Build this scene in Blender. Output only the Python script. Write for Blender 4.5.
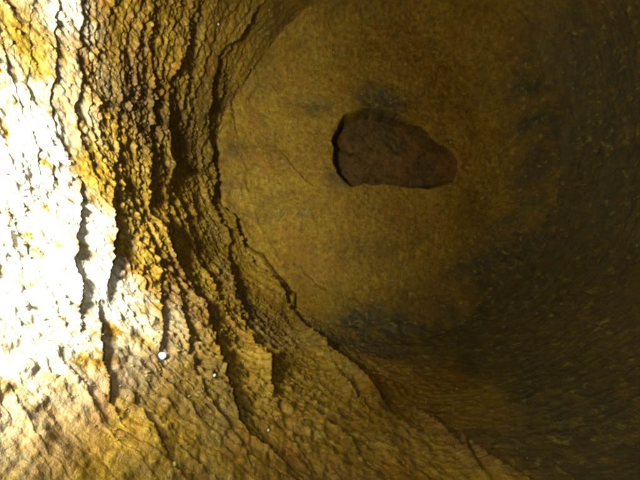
import bpy, math, random
import numpy as np
from mathutils import Vector

for _o in list(bpy.data.objects):
    bpy.data.objects.remove(_o)
random.seed(7)
rng = np.random.default_rng(7)
C = bpy.context.scene.collection
S = 0.05                      # bore radius in metres; everything below is in bore radii
R, D = 1.0, 1.9               # radius, distance of the end face from the lens
AX, AZ = 68 / 320 * D, 72 / 320 * D   # the bore axis passes right of and above the lens

# ------------------------------------------------------------------ camera, world, lamp, exposure
cam_d = bpy.data.cameras.new('inspection_camera')
cam_d.lens = 18.0
cam_d.sensor_width = 36.0
cam_d.clip_start = 0.001
cam_d.clip_end = 10.0
cam = bpy.data.objects.new('inspection_camera', cam_d)
C.objects.link(cam)
cam.rotation_euler = (math.radians(90), 0, 0)      # looks along +Y
bpy.context.scene.camera = cam

w = bpy.data.worlds.new('World')
bpy.context.scene.world = w
w.use_nodes = True
w.node_tree.nodes['Background'].inputs['Color'].default_value = (0, 0, 0, 1)
w.node_tree.nodes['Background'].inputs['Strength'].default_value = 0.0

# the white LEDs of the probe: the strong one close to the left wall, a weak one by the lens
def led(loc, aim, energy, size, cone):
    ld = bpy.data.lights.new('probe_lamp', 'SPOT')
    ld.energy = energy
    ld.color = (1.0, 0.97, 0.82)
    ld.shadow_soft_size = size * S
    ld.spot_size = math.radians(cone)
    ld.spot_blend = 1.0
    o = bpy.data.objects.new('probe_lamp', ld)
    C.objects.link(o)
    o.location = Vector(loc) * S
    o.rotation_euler = (Vector(aim) - Vector(loc)).to_track_quat('-Z', 'Y').to_euler()
led((-0.43, 0.08, 0.14), (-1.35, 0.90, 0.06), 0.63, 0.06, 172)
led((-0.06, -0.03, 0.02), (0.15, 1.5, -0.25), 0.026, 0.030, 170)

sc = bpy.context.scene
sc.view_settings.view_transform = 'Standard'
sc.view_settings.look = 'None'
sc.view_settings.exposure = 0
sc.view_settings.gamma = 1
sc.view_settings.use_curve_mapping = False
sc.cycles.filter_width = 2.8
sc.cycles.max_bounces = 5

# ------------------------------------------------------------------ numeric noise
def _h(ix, iy, iz, seed):
    n = (ix * 374761393 + iy * 668265263 + iz * 2147483647 + seed * 1274126177) & 0xFFFFFFFF
    n = ((n ^ (n >> 13)) * 1274126177) & 0xFFFFFFFF
    n = ((n ^ (n >> 16)) * 2246822519) & 0xFFFFFFFF
    return ((n ^ (n >> 15)) & 0xFFFFFF).astype(np.float32) / 16777215.0

def vnoise(x, y, z, seed=0):
    xi, yi, zi = np.floor(x), np.floor(y), np.floor(z)
    fx, fy, fz = (x - xi), (y - yi), (z - zi)
    xi, yi, zi = xi.astype(np.int64), yi.astype(np.int64), zi.astype(np.int64)
    u, v, t = [f * f * f * (f * (f * 6 - 15) + 10) for f in (fx, fy, fz)]
    def hh(a, b, c): return _h(xi + a, yi + b, zi + c, seed)
    x00 = hh(0,0,0) * (1-u) + hh(1,0,0) * u
    x10 = hh(0,1,0) * (1-u) + hh(1,1,0) * u
    x01 = hh(0,0,1) * (1-u) + hh(1,0,1) * u
    x11 = hh(0,1,1) * (1-u) + hh(1,1,1) * u
    return ((x00*(1-v) + x10*v) * (1-t) + (x01*(1-v) + x11*v) * t) * 2 - 1

def fbm(x, y, z, octv=4, seed=0, gain=0.5):
    s = np.zeros_like(x); a = 1.0; n = 0.0
    for k in range(octv):
        s += a * vnoise(x + 13.7*k, y - 7.3*k, z + 3.1*k, seed + k); n += a
        a *= gain; x, y, z = x*2.03, y*2.03, z*2.03
    return s / n

def worley(x, y, z, seed=0):
    """distance to the nearest jittered cell centre, and that cell's random value"""
    xi, yi, zi = [np.floor(a).astype(np.int64) for a in (x, y, z)]
    best = np.full(x.shape, 9.0); val = np.zeros(x.shape)
    for a in (-1, 0, 1):
        for b in (-1, 0, 1):
            for c in (-1, 0, 1):
                px = xi + a + _h(xi+a, yi+b, zi+c, seed); py = yi + b + _h(xi+a, yi+b, zi+c, seed+1)
                pz = zi + c + _h(xi+a, yi+b, zi+c, seed+2)
                d = (px-x)**2 + (py-y)**2 + (pz-z)**2
                m = d < best
                best = np.where(m, d, best); val = np.where(m, _h(xi+a, yi+b, zi+c, seed+3), val)
    return np.sqrt(best), val

def sstep(a, b, x):
    t = np.clip((x - a) / (b - a), 0, 1)
    return t * t * (3 - 2 * t)

# ------------------------------------------------------------------ where things are in the bore
def to_wall(px, py):
    """direction of a spot seen by the lens -> (theta, depth) on the bore wall"""
    dx, dz = (px - 320) / 320, (240 - py) / 320
    a = dx*dx + dz*dz; b = -2 * (dx*AX + dz*AZ); c = AX*AX + AZ*AZ - 1
    y = (-b + math.sqrt(b*b - 4*a*c)) / (2*a)
    th = math.atan2(dz*y - AZ, dx*y - AX) % (2*math.pi)
    return th, y

def to_face(px, py):
    return (px - 320) / 320 * D - AX, (240 - py) / 320 * D - AZ     # relative to the bore axis

# ledges of scale on the wall: outline, height of the step, how far the layer reaches back
LEDGES = [
    ([(301,24),(267,47),(245,64),(237,78),(234,96),(224,112)], .016, .07),
    ([(256,4),(232,34),(217,49),(206,79),(202,112),(204,150),(208,176),(206,206),(213,229),(222,244),(224,274),(231,300),(247,322)], .040, .13),
    ([(215,206),(222,232),(238,262),(256,288),(273,307),(290,322),(312,349),(329,364),(350,379),(365,394),(380,407),(399,424)], .085, .12),
    ([(318,352),(337,386),(354,403),(372,418)], .032, .05),
    ([(243,335),(256,356),(264,379),(271,401)], .065, .05),
    ([(232,300),(240,322),(247,345),(262,372)], .026, .05),
    ([(146,217),(154,240),(165,262),(184,285),(191,307),(204,330),(213,371),(226,397),(237,431),(256,450),(275,465),(300,478)], .050, .10),
    ([(190,20),(174,56),(163,86),(160,127),(163,160),(165,195),(161,225),(172,250)], .026, .08),
    ([(150,-14),(142,30),(144,60),(148,97),(142,130),(143,150),(140,187),(146,215)], .024, .08),
    ([(150,262),(154,300),(157,330),(156,366)], .020, .05),
    ([(170,300),(176,322),(184,356),(200,400),(225,440),(248,470)], .026, .06),
    ([(110,150),(104,190),(100,230),(104,270),(108,300)], .030, .06),
    ([(96,300),(101,337),(109,390),(126,430)], .018, .06),
    ([(76,180),(70,240),(74,300),(84,335)], .014, .06),
    ([(407,405),(434,424),(460,436),(467,452),(490,458),(531,478)], .042, .07),
    ([(360,440),(392,456),(425,474)], .024, .05),
    ([(300,400),(322,424),(350,446),(372,470)], .024, .05),
    ([(283,420),(296,446),(316,470)], .022, .05),
    ([(272,-8),(249,14),(236,32),(226,52),(220,80),(216,104)], .014, .05),
    ([(205,-6),(196,18),(186,46),(184,80),(186,110),(183,140)], .012, .06),
    ([(190,150),(188,180),(190,210),(196,232)], .010, .05),
    ([(178,200),(182,226),(192,252),(204,275),(212,300),(222,322)], .022, .05),
    ([(118,40),(122,70),(120,100),(126,128)], .02, .05),
    ([(130,395),(140,420),(156,450),(172,476)], .024, .06),
]
W = []
for pts, t, lam in LEDGES:
    q = sorted(to_wall(*p) for p in pts)
    W.append((np.array([a for a, _ in q]), np.array([min(b, D - .02) for _, b in q]), t, lam))

def narrowing(ang):
    """how far the deposit closes in on the bore where it meets the end face"""
    return .03 + .13 * sstep(-.5, .6, np.cos(ang + math.radians(30))) + .02 * fbm(np.cos(ang)*2, np.sin(ang)*2, 0*ang, 3, 401)

def wall_height(th, y):
    """thickness of crust on the bore wall (towards the axis), owning ledge, masks"""
    cx, cz = np.cos(th), np.sin(th)
    X, Z = AX + cx, AZ + cz
    left = sstep(.15, .75, -np.cos(th - math.radians(25)))       # heavy scale on the left and below left
    h = .020 * fbm(X*1.6, y*2.2, Z*1.6, 3, 1)
    h += narrowing(th) * np.clip((y + .10*fbm(X*2, y*2, Z*2, 3, 402) - 1.2) / .7, 0, 1.2) ** 2.4
    rag = .020 * fbm(X*6, y*7, Z*6, 4, 11) + .012 * fbm(X*24, y*24, Z*24, 4, 21)
    owner = np.full(th.shape, -1); best = np.zeros(th.shape)
    for k, (ta, ya, t, lam) in enumerate(W):
        lo, hi = ta[0], ta[-1]
        env = sstep(lo - .03, lo + .10, th) * (1 - sstep(hi - .10, hi + .03, th))
        yc = np.interp(th, ta, ya) + rag
        d = yc - y
        tt = t * env * (0.72 + .5 * vnoise(X*7 + 5*k, y*3, Z*7, 40 + k))
        c = np.where(d > 0, tt * np.exp(-np.maximum(d, 0) / lam), -.60 * tt * np.exp(-np.maximum(-d, 0) / .022))
        h += c
        m = (d > 0) & (d < lam * 1.3) & (c > best) & (env > .25)
        owner[m] = k; best[m] = c[m]
    # thin shingled layers that nobody could count: long ring-wise steps falling away from the lens
    rough = .36 + .64 * left
    near = sstep(.84, .62, y) * left
    for fr, t, sd in ((6, .011, 3), (12, .012, 4), (24, .0085, 5), (47, .0050, 6)):
        p = y*fr + 1.1*fbm(X*1.5, y*2.2, Z*1.5, 3, 60 + sd) * (fr/6)**.6 + .34*fbm(X*fr*.9, y*fr*.7, Z*fr*.9, 4, 70 + sd)
        q = np.floor(p); f = p - q
        m = sstep(-.20, .45, vnoise(X*2.6 + q*3.3, q*7.7, Z*2.6, 80 + sd))
        h += t * rough * m * (1 - .6*near) * (f**2.2 * (1 - sstep(.965, 1., f)) - .3)
    # crumbly grains, thicker in some places than in others
    pt = sstep(-.35, .4, fbm(X*4, y*5, Z*4, 3, 9))
    g, v = worley(X*19, y*13, Z*19, 35)
    h += (.0075 - .0045*near) * left * (sstep(.85, .1, g) * (0.1 + v**2)) * pt
    g, v = worley(X*38, y*27, Z*38, 5)
    h += (.0080 - .0045*near) * rough * (sstep(.75, .1, g) * (0.2 + v)) * (.35 + .65*pt)
    g, v = worley(X*75, y*60, Z*75, 15)
    h += .0046 * (.45 + .55*left) * (1 - .4*near) * (sstep(.8, .1, g) * (0.2 + v))
    h += (.0075 - .0035*near) * rough * fbm(X*45, y*36, Z*45, 4, 33) + .010 * near * fbm(X*9, y*14, Z*9, 4, 37)
    return h, owner, left

def hole_outline(n=360):
    pts = [(333,150),(334,132),(341,118),(352,110),(366,105),(384,106),(402,112),(415,118),(427,125),(435,136),(446,142),
           (456,149),(462,158),(462,170),(457,181),(444,186),(420,187),(402,184),(384,183),(366,182),(352,186),(345,181),(337,168)]
    q = np.array([to_face(*p) for p in pts])
    c = np.array(to_face(388, 152))
    ang = np.arctan2(q[:,1]-c[1], q[:,0]-c[0]); rad = np.hypot(q[:,0]-c[0], q[:,1]-c[1])
    o = np.argsort(ang)
    return c, np.concatenate([ang[o]-2*np.pi, ang[o], ang[o]+2*np.pi]), np.tile(rad[o], 3)

HC, HA, HR = hole_outline()

FACE_CRACKS = [
    ([(226,120),(222,160),(226,200),(236,228),(249,243),(264,255),(282,277),(296,292),(300,318)], .085, .08),
    ([(282,150),(290,163),(302,176),(316,186)], .022, .04),
    ([(300,268),(312,278),(330,294)], .014, .03),
    ([(330,320),(352,318),(378,324),(410,330),(440,332),(470,334)], .034, .05),
    ([(355,345),(390,352),(430,352),(458,346)], .02, .03),
    ([(430,338),(452,340),(480,336)], .018, .03),
    ([(245,66),(238,90),(236,118),(240,140)], .016, .04),
]
FC = []
for pts, t, lam in FACE_CRACKS:
    q = [to_face(*p) for p in pts]
    q = sorted((math.atan2(b, a) % (2*math.pi), math.hypot(a, b)) for a, b in q)
    FC.append((np.array([a for a, _ in q]), np.array([b for _, b in q]), t, lam))

def blob(u, v, px, py, r, ax=1.0):
    a, b = to_face(px, py)
    return np.exp(-(((u-a)/ax)**2 + (v-b)**2) / (r*D/320)**2)

def face_height(u, v):
    """crust on the end face (towards the lens); u, v measured from the axis"""
    r = np.hypot(u, v); ph = np.arctan2(v, u) % (2*math.pi)
    z0 = np.zeros_like(u)
    low = sstep(-.1, .8, -(u*.6 + v*.8))
    h = .022 * fbm(u*1.7, v*1.7, z0, 3, 101) + .010 * fbm(u*6, v*6, z0+3, 4, 102)
    rw = r + .06 * fbm(u*2.2, v*2.2, z0+9, 3, 131)
    fr_ = .30
    nar = narrowing(ph)
    e0 = (rw - (1 - nar - fr_*.8)) / fr_; e = np.clip(e0, 0, .72)
    h += fr_ * (1 - np.sqrt(1 - e*e) + 1.05*np.maximum(e0 - .72, 0)) + .04 * sstep(.5, 1., r) * low
    rag = .016 * fbm(u*9, v*9, z0, 3, 103) + .007 * fbm(u*30, v*30, z0, 2, 104)
    owner = np.full(u.shape, -1); best = np.zeros(u.shape)
    for k, (pa, ra, t, lam) in enumerate(FC):
        env = sstep(pa[0]-.03, pa[0]+.10, ph) * (1 - sstep(pa[-1]-.10, pa[-1]+.03, ph))
        d = r - (np.interp(ph, pa, ra) + rag)
        c = np.where(d > 0, t*env*np.exp(-np.maximum(d, 0)/lam), -.5*t*env*np.exp(-np.maximum(-d, 0)/.013))
        h += c
        m = (d > 0) & (d < lam*1.6) & (c > best) & (env > .25)
        owner[m] = k; best[m] = c[m]
    # pits
    for px, py, pr, dp in ((372,97,9,.022),(392,99,7,.016),(355,101,6,.012),(300,100,7,.010),(322,103,7,.010),(288,100,8,.008),
                           (505,305,9,.035),(497,312,6,.014),(515,97,8,.012),(455,353,9,.014),(438,345,8,.012),(380,345,18,.014),(350,330,14,.012),(415,350,14,.012),(360,336,20,.03),(395,343,22,.035),(430,343,18,.03)):
        h -= dp * blob(u, v, px, py, pr, 1.3) * (0.6 + .8*fbm(u*22, v*22, z0, 2, 120))
    g, w_ = worley(u*34, v*34, z0 + .5, 25)
    h += .0075 * (.6+.4*low) * sstep(.7, .1, g) * w_ * sstep(-.3, .4, vnoise(u*5, v*5, z0, 26))
    g, w_ = worley(u*75, v*75, z0 + .5, 27)
    h += .0036 * sstep(.8, .1, g) * w_
    pm = sstep(-.3, .4, fbm(u*3.5, v*3.5, z0, 3, 141))
    h += (.0015 + .0045*pm) * fbm(u*42, v*42, z0, 4, 105)
    h += .0085 * fbm(u*13, v*13, z0, 3, 142)
    p = rw*8.5 + .8*fbm(u*2.5, v*2.5, z0, 3, 143) + .2*fbm(u*12, v*12, z0, 3, 144)
    f = p - np.floor(p)
    h += .010 * sstep(.62, .85, rw) * (1-f)**2.2 * sstep(0, .04, f) * sstep(-.3, .4, vnoise(u*2+np.floor(p)*3, v*2, z0, 145))
    # shingles near the rim
    p = r*16 + 1.2*fbm(u*4, v*4, z0, 3, 106)
    f = p - np.floor(p)
    h += .007 * sstep(.72, .95, r) * (1-f)**2 * sstep(-.1, .5, vnoise(u*5+np.floor(p)*3, v*5, z0, 107))
    # the hole
    a = np.arctan2(v-HC[1], u-HC[0]); rr = np.hypot(u-HC[0], v-HC[1])
    dh = rr - (np.interp(a, HA, HR) + .013*fbm(u*16, v*16, z0, 4, 108))     # <0 inside
    lip = .012 * np.exp(-(dh/.035)**2) * (dh > 0) * sstep(-.1, .5, fbm(u*7, v*7, z0, 2, 133))
    h += lip
    inside = 1 - sstep(-.0085 - .07*sstep(.55, 1, np.cos(a)) - .02*sstep(-.2, .3, fbm(u*9, v*9, z0, 2, 146)), .0005, dh)
    floor_h = -.17 + .034*fbm(u*6, v*6, z0, 4, 109) + .012*fbm(u*24, v*24, z0, 4, 110) + .30*np.maximum(u-HC[0]-.18, 0)
    h = h*(1-inside) + floor_h*inside
    return h, owner, dh, low

# ------------------------------------------------------------------ materials
def rust_material(name, cols, cols2, grey, rough=.55, spec=.5, bump=.5, coat=0.0, scale=1.0, specks=.55):
    m = bpy.data.materials.new(name); m.use_nodes = True
    nt = m.node_tree; N = nt.nodes; L = nt.links
    b = N['Principled BSDF']
    tc = N.new('ShaderNodeTexCoord')
    mp = N.new('ShaderNodeMapping'); mp.inputs['Scale'].default_value = [scale / S] * 3
    L.new(tc.outputs['Object'], mp.inputs['Vector'])
    def noise(sc_, det=6, rg=.6, dist=0.0):
        n = N.new('ShaderNodeTexNoise'); n.inputs['Scale'].default_value = sc_
        n.inputs['Detail'].default_value = det; n.inputs['Roughness'].default_value = rg
        n.inputs['Distortion'].default_value = dist
        L.new(mp.outputs['Vector'], n.inputs['Vector']); return n
    def ramp(src, stops):
        r = N.new('ShaderNodeValToRGB'); e = r.color_ramp.elements
        while len(e) < len(stops): e.new(.5)
        for i, (p, c) in enumerate(stops):
            e[i].position = p; e[i].color = (*c, 1)
        L.new(src, r.inputs['Fac']); return r
    def mix(fac, a, c, mode='MIX'):
        x = N.new('ShaderNodeMix'); x.data_type = 'RGBA'; x.blend_type = mode
        if isinstance(fac, float): x.inputs['Factor'].default_value = fac
        else: L.new(fac, x.inputs['Factor'])
        L.new(a, x.inputs['A'])
        if isinstance(c, tuple): x.inputs['B'].default_value = (*c, 1)
        else: L.new(c, x.inputs['B'])
        return x.outputs['Result']
    big = ramp(noise(3.2, 8, .62, .3).outputs['Fac'], [(.30, cols[0]), (.50, cols[1]), (.72, cols[2])])
    dp = N.new('ShaderNodeAttribute'); dp.attribute_name = 'deep'
    big2 = ramp(noise(3.2, 8, .62, .3).outputs['Fac'], [(.30, cols2[0]), (.50, cols2[1]), (.72, cols2[2])])
    bigc = mix(dp.outputs['Fac'], big.outputs['Color'], big2.outputs['Color'])
    fine = ramp(noise(40, 8, .80).outputs['Fac'], [(.36, (.46, .40, .32)), (.5, (.98, .98, .98)), (.64, (1.5, 1.5, 1.4))])
    col = mix(.85, bigc, fine.outputs['Color'], 'MULTIPLY')
    red = ramp(noise(7, 8, .68).outputs['Fac'], [(.50, (0, 0, 0)), (.70, (1, 1, 1))])
    rf = N.new('ShaderNodeMath'); rf.operation = 'MULTIPLY'; rf.inputs[1].default_value = .60
    L.new(red.outputs['Color'], rf.inputs[0])
    col = mix(rf.outputs[0], col, (.21, .088, .010))
    yl = ramp(noise(30, 3, .6).outputs['Fac'], [(.60, (0, 0, 0)), (.68, (1, 1, 1))])
    # grey mineral film where the deposit is grey
    at = N.new('ShaderNodeAttribute'); at.attribute_name = 'grey'
    gn = ramp(noise(24, 7, .72).outputs['Fac'], [(.32, (.55, .55, .55)), (.56, (1, 1, 1))])
    gf = N.new('ShaderNodeMath'); gf.operation = 'MULTIPLY'
    L.new(at.outputs['Fac'], gf.inputs[0]); L.new(gn.outputs['Color'], gf.inputs[1])
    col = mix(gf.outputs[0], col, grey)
    yf = N.new('ShaderNodeMath'); yf.operation = 'MULTIPLY'; yf.inputs[1].default_value = specks
    L.new(yl.outputs['Color'], yf.inputs[0])
    col = mix(yf.outputs[0], col, (.26, .22, .035))
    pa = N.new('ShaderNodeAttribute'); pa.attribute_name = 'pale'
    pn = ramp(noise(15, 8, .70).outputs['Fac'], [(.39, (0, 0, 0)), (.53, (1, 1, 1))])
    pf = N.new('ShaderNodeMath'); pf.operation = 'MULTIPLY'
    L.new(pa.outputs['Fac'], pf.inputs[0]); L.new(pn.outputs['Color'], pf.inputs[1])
    col = mix(pf.outputs[0], col, (.60, .59, .50))  # near-white mixed into the base colour as painted glare, in patches
    L.new(col, b.inputs['Base Color'])
    rr = ramp(noise(22, 4, .6).outputs['Fac'], [(.3, (rough-.16,)*3), (.7, (rough+.18,)*3)])
    L.new(rr.outputs['Color'], b.inputs['Roughness'])
    b.inputs['Specular IOR Level'].default_value = spec
    b.inputs['Coat Weight'].default_value = coat
    b.inputs['Coat Roughness'].default_value = .28
    n1 = noise(95, 4, .7)
    bp = N.new('ShaderNodeBump'); bp.inputs['Strength'].default_value = bump
    bp.inputs['Distance'].default_value = .006 * S
    L.new(n1.outputs['Fac'], bp.inputs['Height']); L.new(bp.outputs['Normal'], b.inputs['Normal'])
    return m

OCHRE_FACE = ((.135, .076, .007), (.195, .120, .010), (.225, .148, .014))
OCHRE = ((.115, .060, .006), (.180, .110, .008), (.235, .152, .012))
M_wall = rust_material('ochre_scale', OCHRE, OCHRE_FACE, (.046, .041, .018), .52, .34, .8, .12)
M_face = rust_material('ochre_face_crust', OCHRE, OCHRE_FACE, (.046, .041, .018), .66, .16, .8, .0)
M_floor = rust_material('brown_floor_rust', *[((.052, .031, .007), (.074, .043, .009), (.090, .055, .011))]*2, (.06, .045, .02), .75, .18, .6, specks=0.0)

# ------------------------------------------------------------------ mesh from a grid, split into parts
def link(name, me, parent=None, mat=None, **props):
    o = bpy.data.objects.new(name, me)
    C.objects.link(o)
    if parent: o.parent = parent
    if mat: me.materials.append(mat)
    for k, v in props.items(): o[k] = v
    return o

def submesh(name, P, Q, attrs):
    used = np.unique(Q)
    remap = np.full(len(P), -1, dtype=np.int64); remap[used] = np.arange(len(used))
    V = P[used].astype(np.float32); F = remap[Q].astype(np.int32)
    me = bpy.data.meshes.new(name)
    me.vertices.add(len(V)); me.vertices.foreach_set('co', V.ravel())
    me.loops.add(F.size); me.loops.foreach_set('vertex_index', F.ravel())
    me.polygons.add(len(F)); me.polygons.foreach_set('loop_start', np.arange(0, F.size, 4, dtype=np.int32))
    me.update(calc_edges=True)
    me.polygons.foreach_set('use_smooth', np.ones(len(F), dtype=bool))
    for an, av in attrs.items():
        a = me.attributes.new(an, 'FLOAT', 'POINT')
        a.data.foreach_set('value', av[used].astype(np.float32))
    return me

def grid_quads(nu, nv, wrap=False):
    i = np.arange(nu * nv).reshape(nu, nv)
    if wrap: i = np.vstack([i, i[:1]])
    return np.stack([i[:-1, :-1], i[1:, :-1], i[1:, 1:], i[:-1, 1:]], -1).reshape(-1, 4)

def thing(name, label, cat, loc=(0, 0, 0), group=None):
    o = bpy.data.objects.new(name, None); C.objects.link(o)
    o.location = loc; o.empty_display_size = .01
    o['label'] = label; o['category'] = cat
    if group: o['group'] = group
    return o

# ------------------------------------------------------------------ the bore wall
pipe = thing('pipe', 'rust-crusted round pipe bore surrounding the view, flaking scale glaring white on its left side', 'pipe')
# spacing: fine on the left and below, coarser to the right and above
dens_x = np.linspace(0, 2*np.pi, 4000)
dens = .45 + 1.6 * np.exp(-((dens_x - math.radians(195)) / math.radians(62))**4)
cum = np.concatenate([[0], np.cumsum((dens[1:] + dens[:-1]) / 2)]); cum /= cum[-1]
NT = 1250
th1 = np.interp(np.arange(NT) / NT, cum, dens_x)
inv = np.concatenate([np.linspace(1/2.05, 1/.6, 500), np.linspace(1/.6, 1/.33, 190)[1:]])
y1 = np.concatenate([1/inv, np.linspace(.32, -2.5, 60)])
TH, Y = np.meshgrid(th1, y1, indexing='ij')
H, OWN, LEFT = wall_height(TH, Y)
rad = 1 - H
X = AX + rad*np.cos(TH); Z = AZ + rad*np.sin(TH)
P = np.stack([X, Y, Z], -1).reshape(-1, 3) * S
cx_, cz_ = np.cos(TH), np.sin(TH)
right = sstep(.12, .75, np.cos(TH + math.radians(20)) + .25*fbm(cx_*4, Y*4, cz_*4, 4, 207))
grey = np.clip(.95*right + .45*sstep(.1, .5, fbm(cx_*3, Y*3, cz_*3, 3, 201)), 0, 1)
zz = AZ + np.sin(TH)
pale = 1.0 * sstep(-.30, -.05, zz) * sstep(1.1, .75, zz) * (np.cos(TH) < 0) * sstep(.90, .68, Y) * sstep(-.55, .1, fbm(cx_*4, Y*5, cz_*4, 3, 202))  # whitish crust colour over the near left wall, painting in the lamp's glare
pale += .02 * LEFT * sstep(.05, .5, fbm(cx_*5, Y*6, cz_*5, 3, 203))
deepa = sstep(1.25, 1.75, Y + .15*fbm(cx_*4, Y*4, cz_*4, 3, 205))
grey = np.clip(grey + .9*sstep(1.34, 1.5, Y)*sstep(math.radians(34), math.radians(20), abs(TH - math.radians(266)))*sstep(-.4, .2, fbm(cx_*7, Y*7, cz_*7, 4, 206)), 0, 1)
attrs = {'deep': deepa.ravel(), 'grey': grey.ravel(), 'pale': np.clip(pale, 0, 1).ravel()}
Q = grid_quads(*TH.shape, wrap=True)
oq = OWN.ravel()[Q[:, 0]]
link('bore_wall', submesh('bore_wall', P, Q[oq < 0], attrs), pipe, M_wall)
for k in range(len(W)):
    sel = Q[oq == k]
    if len(sel) > 30:
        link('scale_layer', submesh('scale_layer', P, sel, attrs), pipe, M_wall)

# ------------------------------------------------------------------ the end face with its hole
NF = 470
g1 = np.linspace(-1.06, 1.06, NF)
U, V_ = np.meshgrid(g1, g1, indexing='ij')
FH, FOWN, DH, LOW = face_height(U, V_)
P2 = np.stack([AX + U, D + .03 - FH, AZ + V_], -1).reshape(-1, 3) * S
rgrey = 0
for px, py, pr, a_ in ((342,326,18,1.2), (372,332,22,1.4), (402,338,22,1.4), (432,340,20,1.2), (372,98,14,.6),(365,350,20,1),(400,358,22,1),(440,352,18,1),(462,345,12,.8), (375,97,14,.9), (395,100,12,.7), (300,100,12,.35),
                       (322,104,10,.6), (505,306,11,1.6), (515,97,10,.7), (338,178,10,.8), (235,150,8,.5), (232,185,8,.5)):
    rgrey = rgrey + a_ * blob(U, V_, px, py, pr, 1.2)
rgrey = rgrey + .85 * sstep(.62, .92, np.hypot(U, V_) + .15*fbm(U*5, V_*5, 0*U, 4, 301)) * sstep(.25, .9, np.cos(np.arctan2(V_, U) + math.radians(18)) + .3*fbm(U*5, V_*5, 0*U, 4, 304))
rgrey = rgrey * (1.05 + .8*fbm(U*11, V_*11, 0*U, 4, 302)) + .25 * sstep(.1, .5, fbm(U*4, V_*4, 0*U, 4, 303))
fattrs = {'grey': np.clip(rgrey, 0, 1).ravel(), 'pale': np.zeros(U.size), 'deep': np.ones(U.size)}
Q2 = grid_quads(NF, NF)
rq = np.hypot(U, V_).ravel()[Q2[:, 0]]
Q2 = Q2[rq < 1.05]
rq = rq[rq < 1.05]
dq = DH.ravel()[Q2].max(1); dm = DH.ravel()[Q2].min(1)
oq = FOWN.ravel()[Q2[:, 0]]
plug = thing('end_crust', 'ochre rust crust closing the far end of the bore, broken through by a dark hole', 'rust crust',
             (AX*S, D*S, AZ*S))
def fchild(name, sel, mat, parent=plug, **p):
    me = submesh(name, P2, sel, fattrs)
    o = link(name, me, parent, mat, **p)
    o.location = -Vector(parent.location)
    return o
inside = dq < -.0085
rim = (~inside) & (dm < .004)
rest = (~inside) & (~rim)
fchild('crust_face', Q2[rest & (oq < 0)], M_face)
for k in range(len(FC)):
    sel = Q2[rest & (oq == k)]
    if len(sel) > 30: fchild('crust_flake', sel, M_face)
fchild('hole_rim', Q2[rim], M_face)
deep = thing('inner_floor', 'dark reddish brown surface lying deeper, seen through the hole in the end crust', 'rusty surface',
             (AX*S, (D+.13)*S, AZ*S))
fchild('floor_crust', Q2[inside], M_floor, deep)

# ------------------------------------------------------------------ crumbs of rust lying loose on the scale
ph_ = (1 + 5**.5) / 2
ICO_V = np.array([(-1,ph_,0),(1,ph_,0),(-1,-ph_,0),(1,-ph_,0),(0,-1,ph_),(0,1,ph_),(0,-1,-ph_),(0,1,-ph_),(ph_,0,-1),(ph_,0,1),(-ph_,0,-1),(-ph_,0,1)], float)
ICO_V /= np.linalg.norm(ICO_V[0])
ICO_F = np.array([(0,11,5),(0,5,1),(0,1,7),(0,7,10),(0,10,11),(1,5,9),(5,11,4),(11,10,2),(10,7,6),(7,1,8),(3,9,4),(3,4,2),(3,2,6),(3,6,8),(3,8,9),(4,9,5),(2,4,11),(6,2,10),(8,6,7),(9,8,1)])
n = 9000
tt = math.radians(195) + rng.normal(0, math.radians(48), n)
yy = 1 / rng.uniform(1/1.9, 1/.45, n)
keep = rng.random(n) < np.interp(vnoise(np.cos(tt)*5, yy*5, np.sin(tt)*5, 77), [-.5, .5], [.1, 1])
tt, yy = tt[keep] % (2*np.pi), yy[keep]; n = len(tt)
ti = np.searchsorted(th1, tt) % NT
yi = np.clip(np.searchsorted(-y1, -yy), 0, len(y1)-1)
base = P.reshape(NT, len(y1), 3)[ti, yi]
size = (.0012 + .0032 * rng.random(n)**3) * S * (.5 + .6*yy)
vv = ICO_V[None] * (1 + .35*rng.normal(0, 1, (n, 12, 1)).clip(-1, 1)) * size[:, None, None] * rng.uniform(.6, 1.3, (n, 1, 3))
vv = vv + base[:, None, :]
ff = ICO_F[None] + (np.arange(n) * 12)[:, None, None]
me = bpy.data.meshes.new('rust_crumbs')
me.from_pydata(vv.reshape(-1, 3).tolist(), [], ff.reshape(-1, 3).tolist())
for an in ('grey', 'pale', 'deep'):
    at_ = me.attributes.new(an, 'FLOAT', 'POINT')
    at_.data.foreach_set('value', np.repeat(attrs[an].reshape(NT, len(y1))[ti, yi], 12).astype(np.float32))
link('rust_crumbs', me, pipe, M_wall, kind='stuff')

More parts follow.
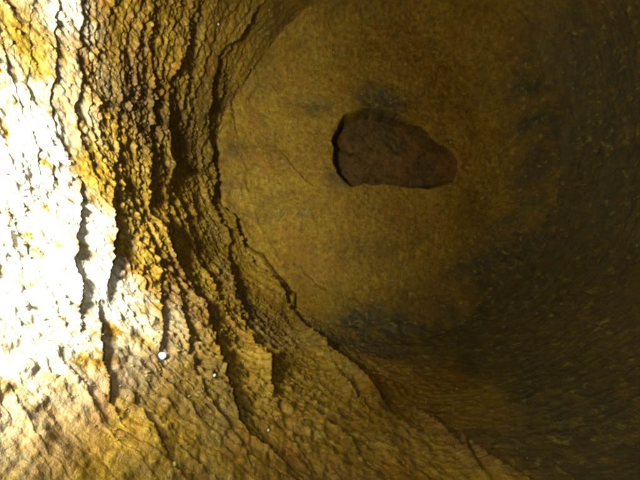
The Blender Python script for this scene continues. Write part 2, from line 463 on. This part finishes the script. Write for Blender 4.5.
# ------------------------------------------------------------------ bright beads and pale grains caught in the crust
def bead_mat(name, col, rough, coat):
    m = bpy.data.materials.new(name); m.use_nodes = True
    b = m.node_tree.nodes['Principled BSDF']
    n = m.node_tree.nodes.new('ShaderNodeTexNoise'); n.inputs['Scale'].default_value = 900
    r = m.node_tree.nodes.new('ShaderNodeValToRGB')
    r.color_ramp.elements[0].color = (*[c*.7 for c in col], 1); r.color_ramp.elements[1].color = (*col, 1)
    m.node_tree.links.new(n.outputs['Fac'], r.inputs['Fac']); m.node_tree.links.new(r.outputs['Color'], b.inputs['Base Color'])
    b.inputs['Roughness'].default_value = rough; b.inputs['Coat Weight'].default_value = coat
    return m
M_bead = bead_mat('pale_blue_bead', (.62, .80, .86), .15, 1.0)
M_grain = bead_mat('pale_grain', (.62, .58, .48), .35, .3)
def bead(name, px, py, r, mat, label, cat, group=None):
    dx, dz = (px-320)/320, (240-py)/320
    th, y = to_wall(px, py)
    if y > D:
        u, v = to_face(px, py)
        h = face_height(np.array([u]), np.array([v]))[0][0]
        c = Vector((AX+u, D+.03-h-r*.3, AZ+v))
    else:
        h = wall_height(np.array([th]), np.array([y]))[0][0]
        # follow the line of sight to the raised crust
        for _ in range(6):
            k = (1-h)
            a = dx*dx+dz*dz; b = -2*(dx*AX+dz*AZ); c_ = AX*AX+AZ*AZ-k*k
            y = (-b + math.sqrt(b*b-4*a*c_))/(2*a)
            th = math.atan2(dz*y-AZ, dx*y-AX) % (2*math.pi)
            h = .5*h + .5*wall_height(np.array([th]), np.array([y]))[0][0]
        k = 1 - h - r*.3
        c = Vector((AX + k*math.cos(th), y, AZ + k*math.sin(th)))
    import bmesh
    bm = bmesh.new(); r *= 1 if px == 161 else .42
    bmesh.ops.create_icosphere(bm, subdivisions=3, radius=r*S)
    for v_ in bm.verts:
        nz = vnoise(*[np.array([q/(r*S)*1.3 + px]) for q in v_.co], 5)[0]
        v_.co *= 1 + .22*nz
        v_.co.y *= 1.1
    for f in bm.faces: f.smooth = True
    me = bpy.data.meshes.new(name); bm.to_mesh(me); bm.free()
    o = link(name, me, None, mat, label=label, category=cat)
    if group: o['group'] = group
    o.location = c * S
bead('water_droplet', 161, 357, .0085, M_bead, 'bright bluish white droplet gleaming on the lower left wall, largest of the bright specks', 'droplet')
G = 'pale grains stuck in the rust'
for px, py, r, lab in (
    (218, 24, .009, 'pale shiny grain on the upper left scale ledges near the top edge'),
    (214, 376, .007, 'pale grain in the crack of the lower left scale, right of the bright droplet'),
    (268, 431, .006, 'pale grain on the crust near the bottom edge, below the short deep pit'),
    (218, 278, .006, 'tiny pale grain on the left wall just beside the long scale ledge'),
    (334, 50, .008, 'pale yellowish grain on the end crust above and left of the hole'),
    (452, 141, .008, 'white grain close to the upper right corner of the hole'),
    (470, 166, .007, 'small white grain on the end crust right of the hole'),
    (243, 200, .006, 'faint pale grain on the left margin of the end crust')):
    bead('mineral_grain', px, py, r, M_grain, lab, 'grain', G)
print('tris', sum(len(o.data.polygons) for o in C.objects if o.type == 'MESH')*2)
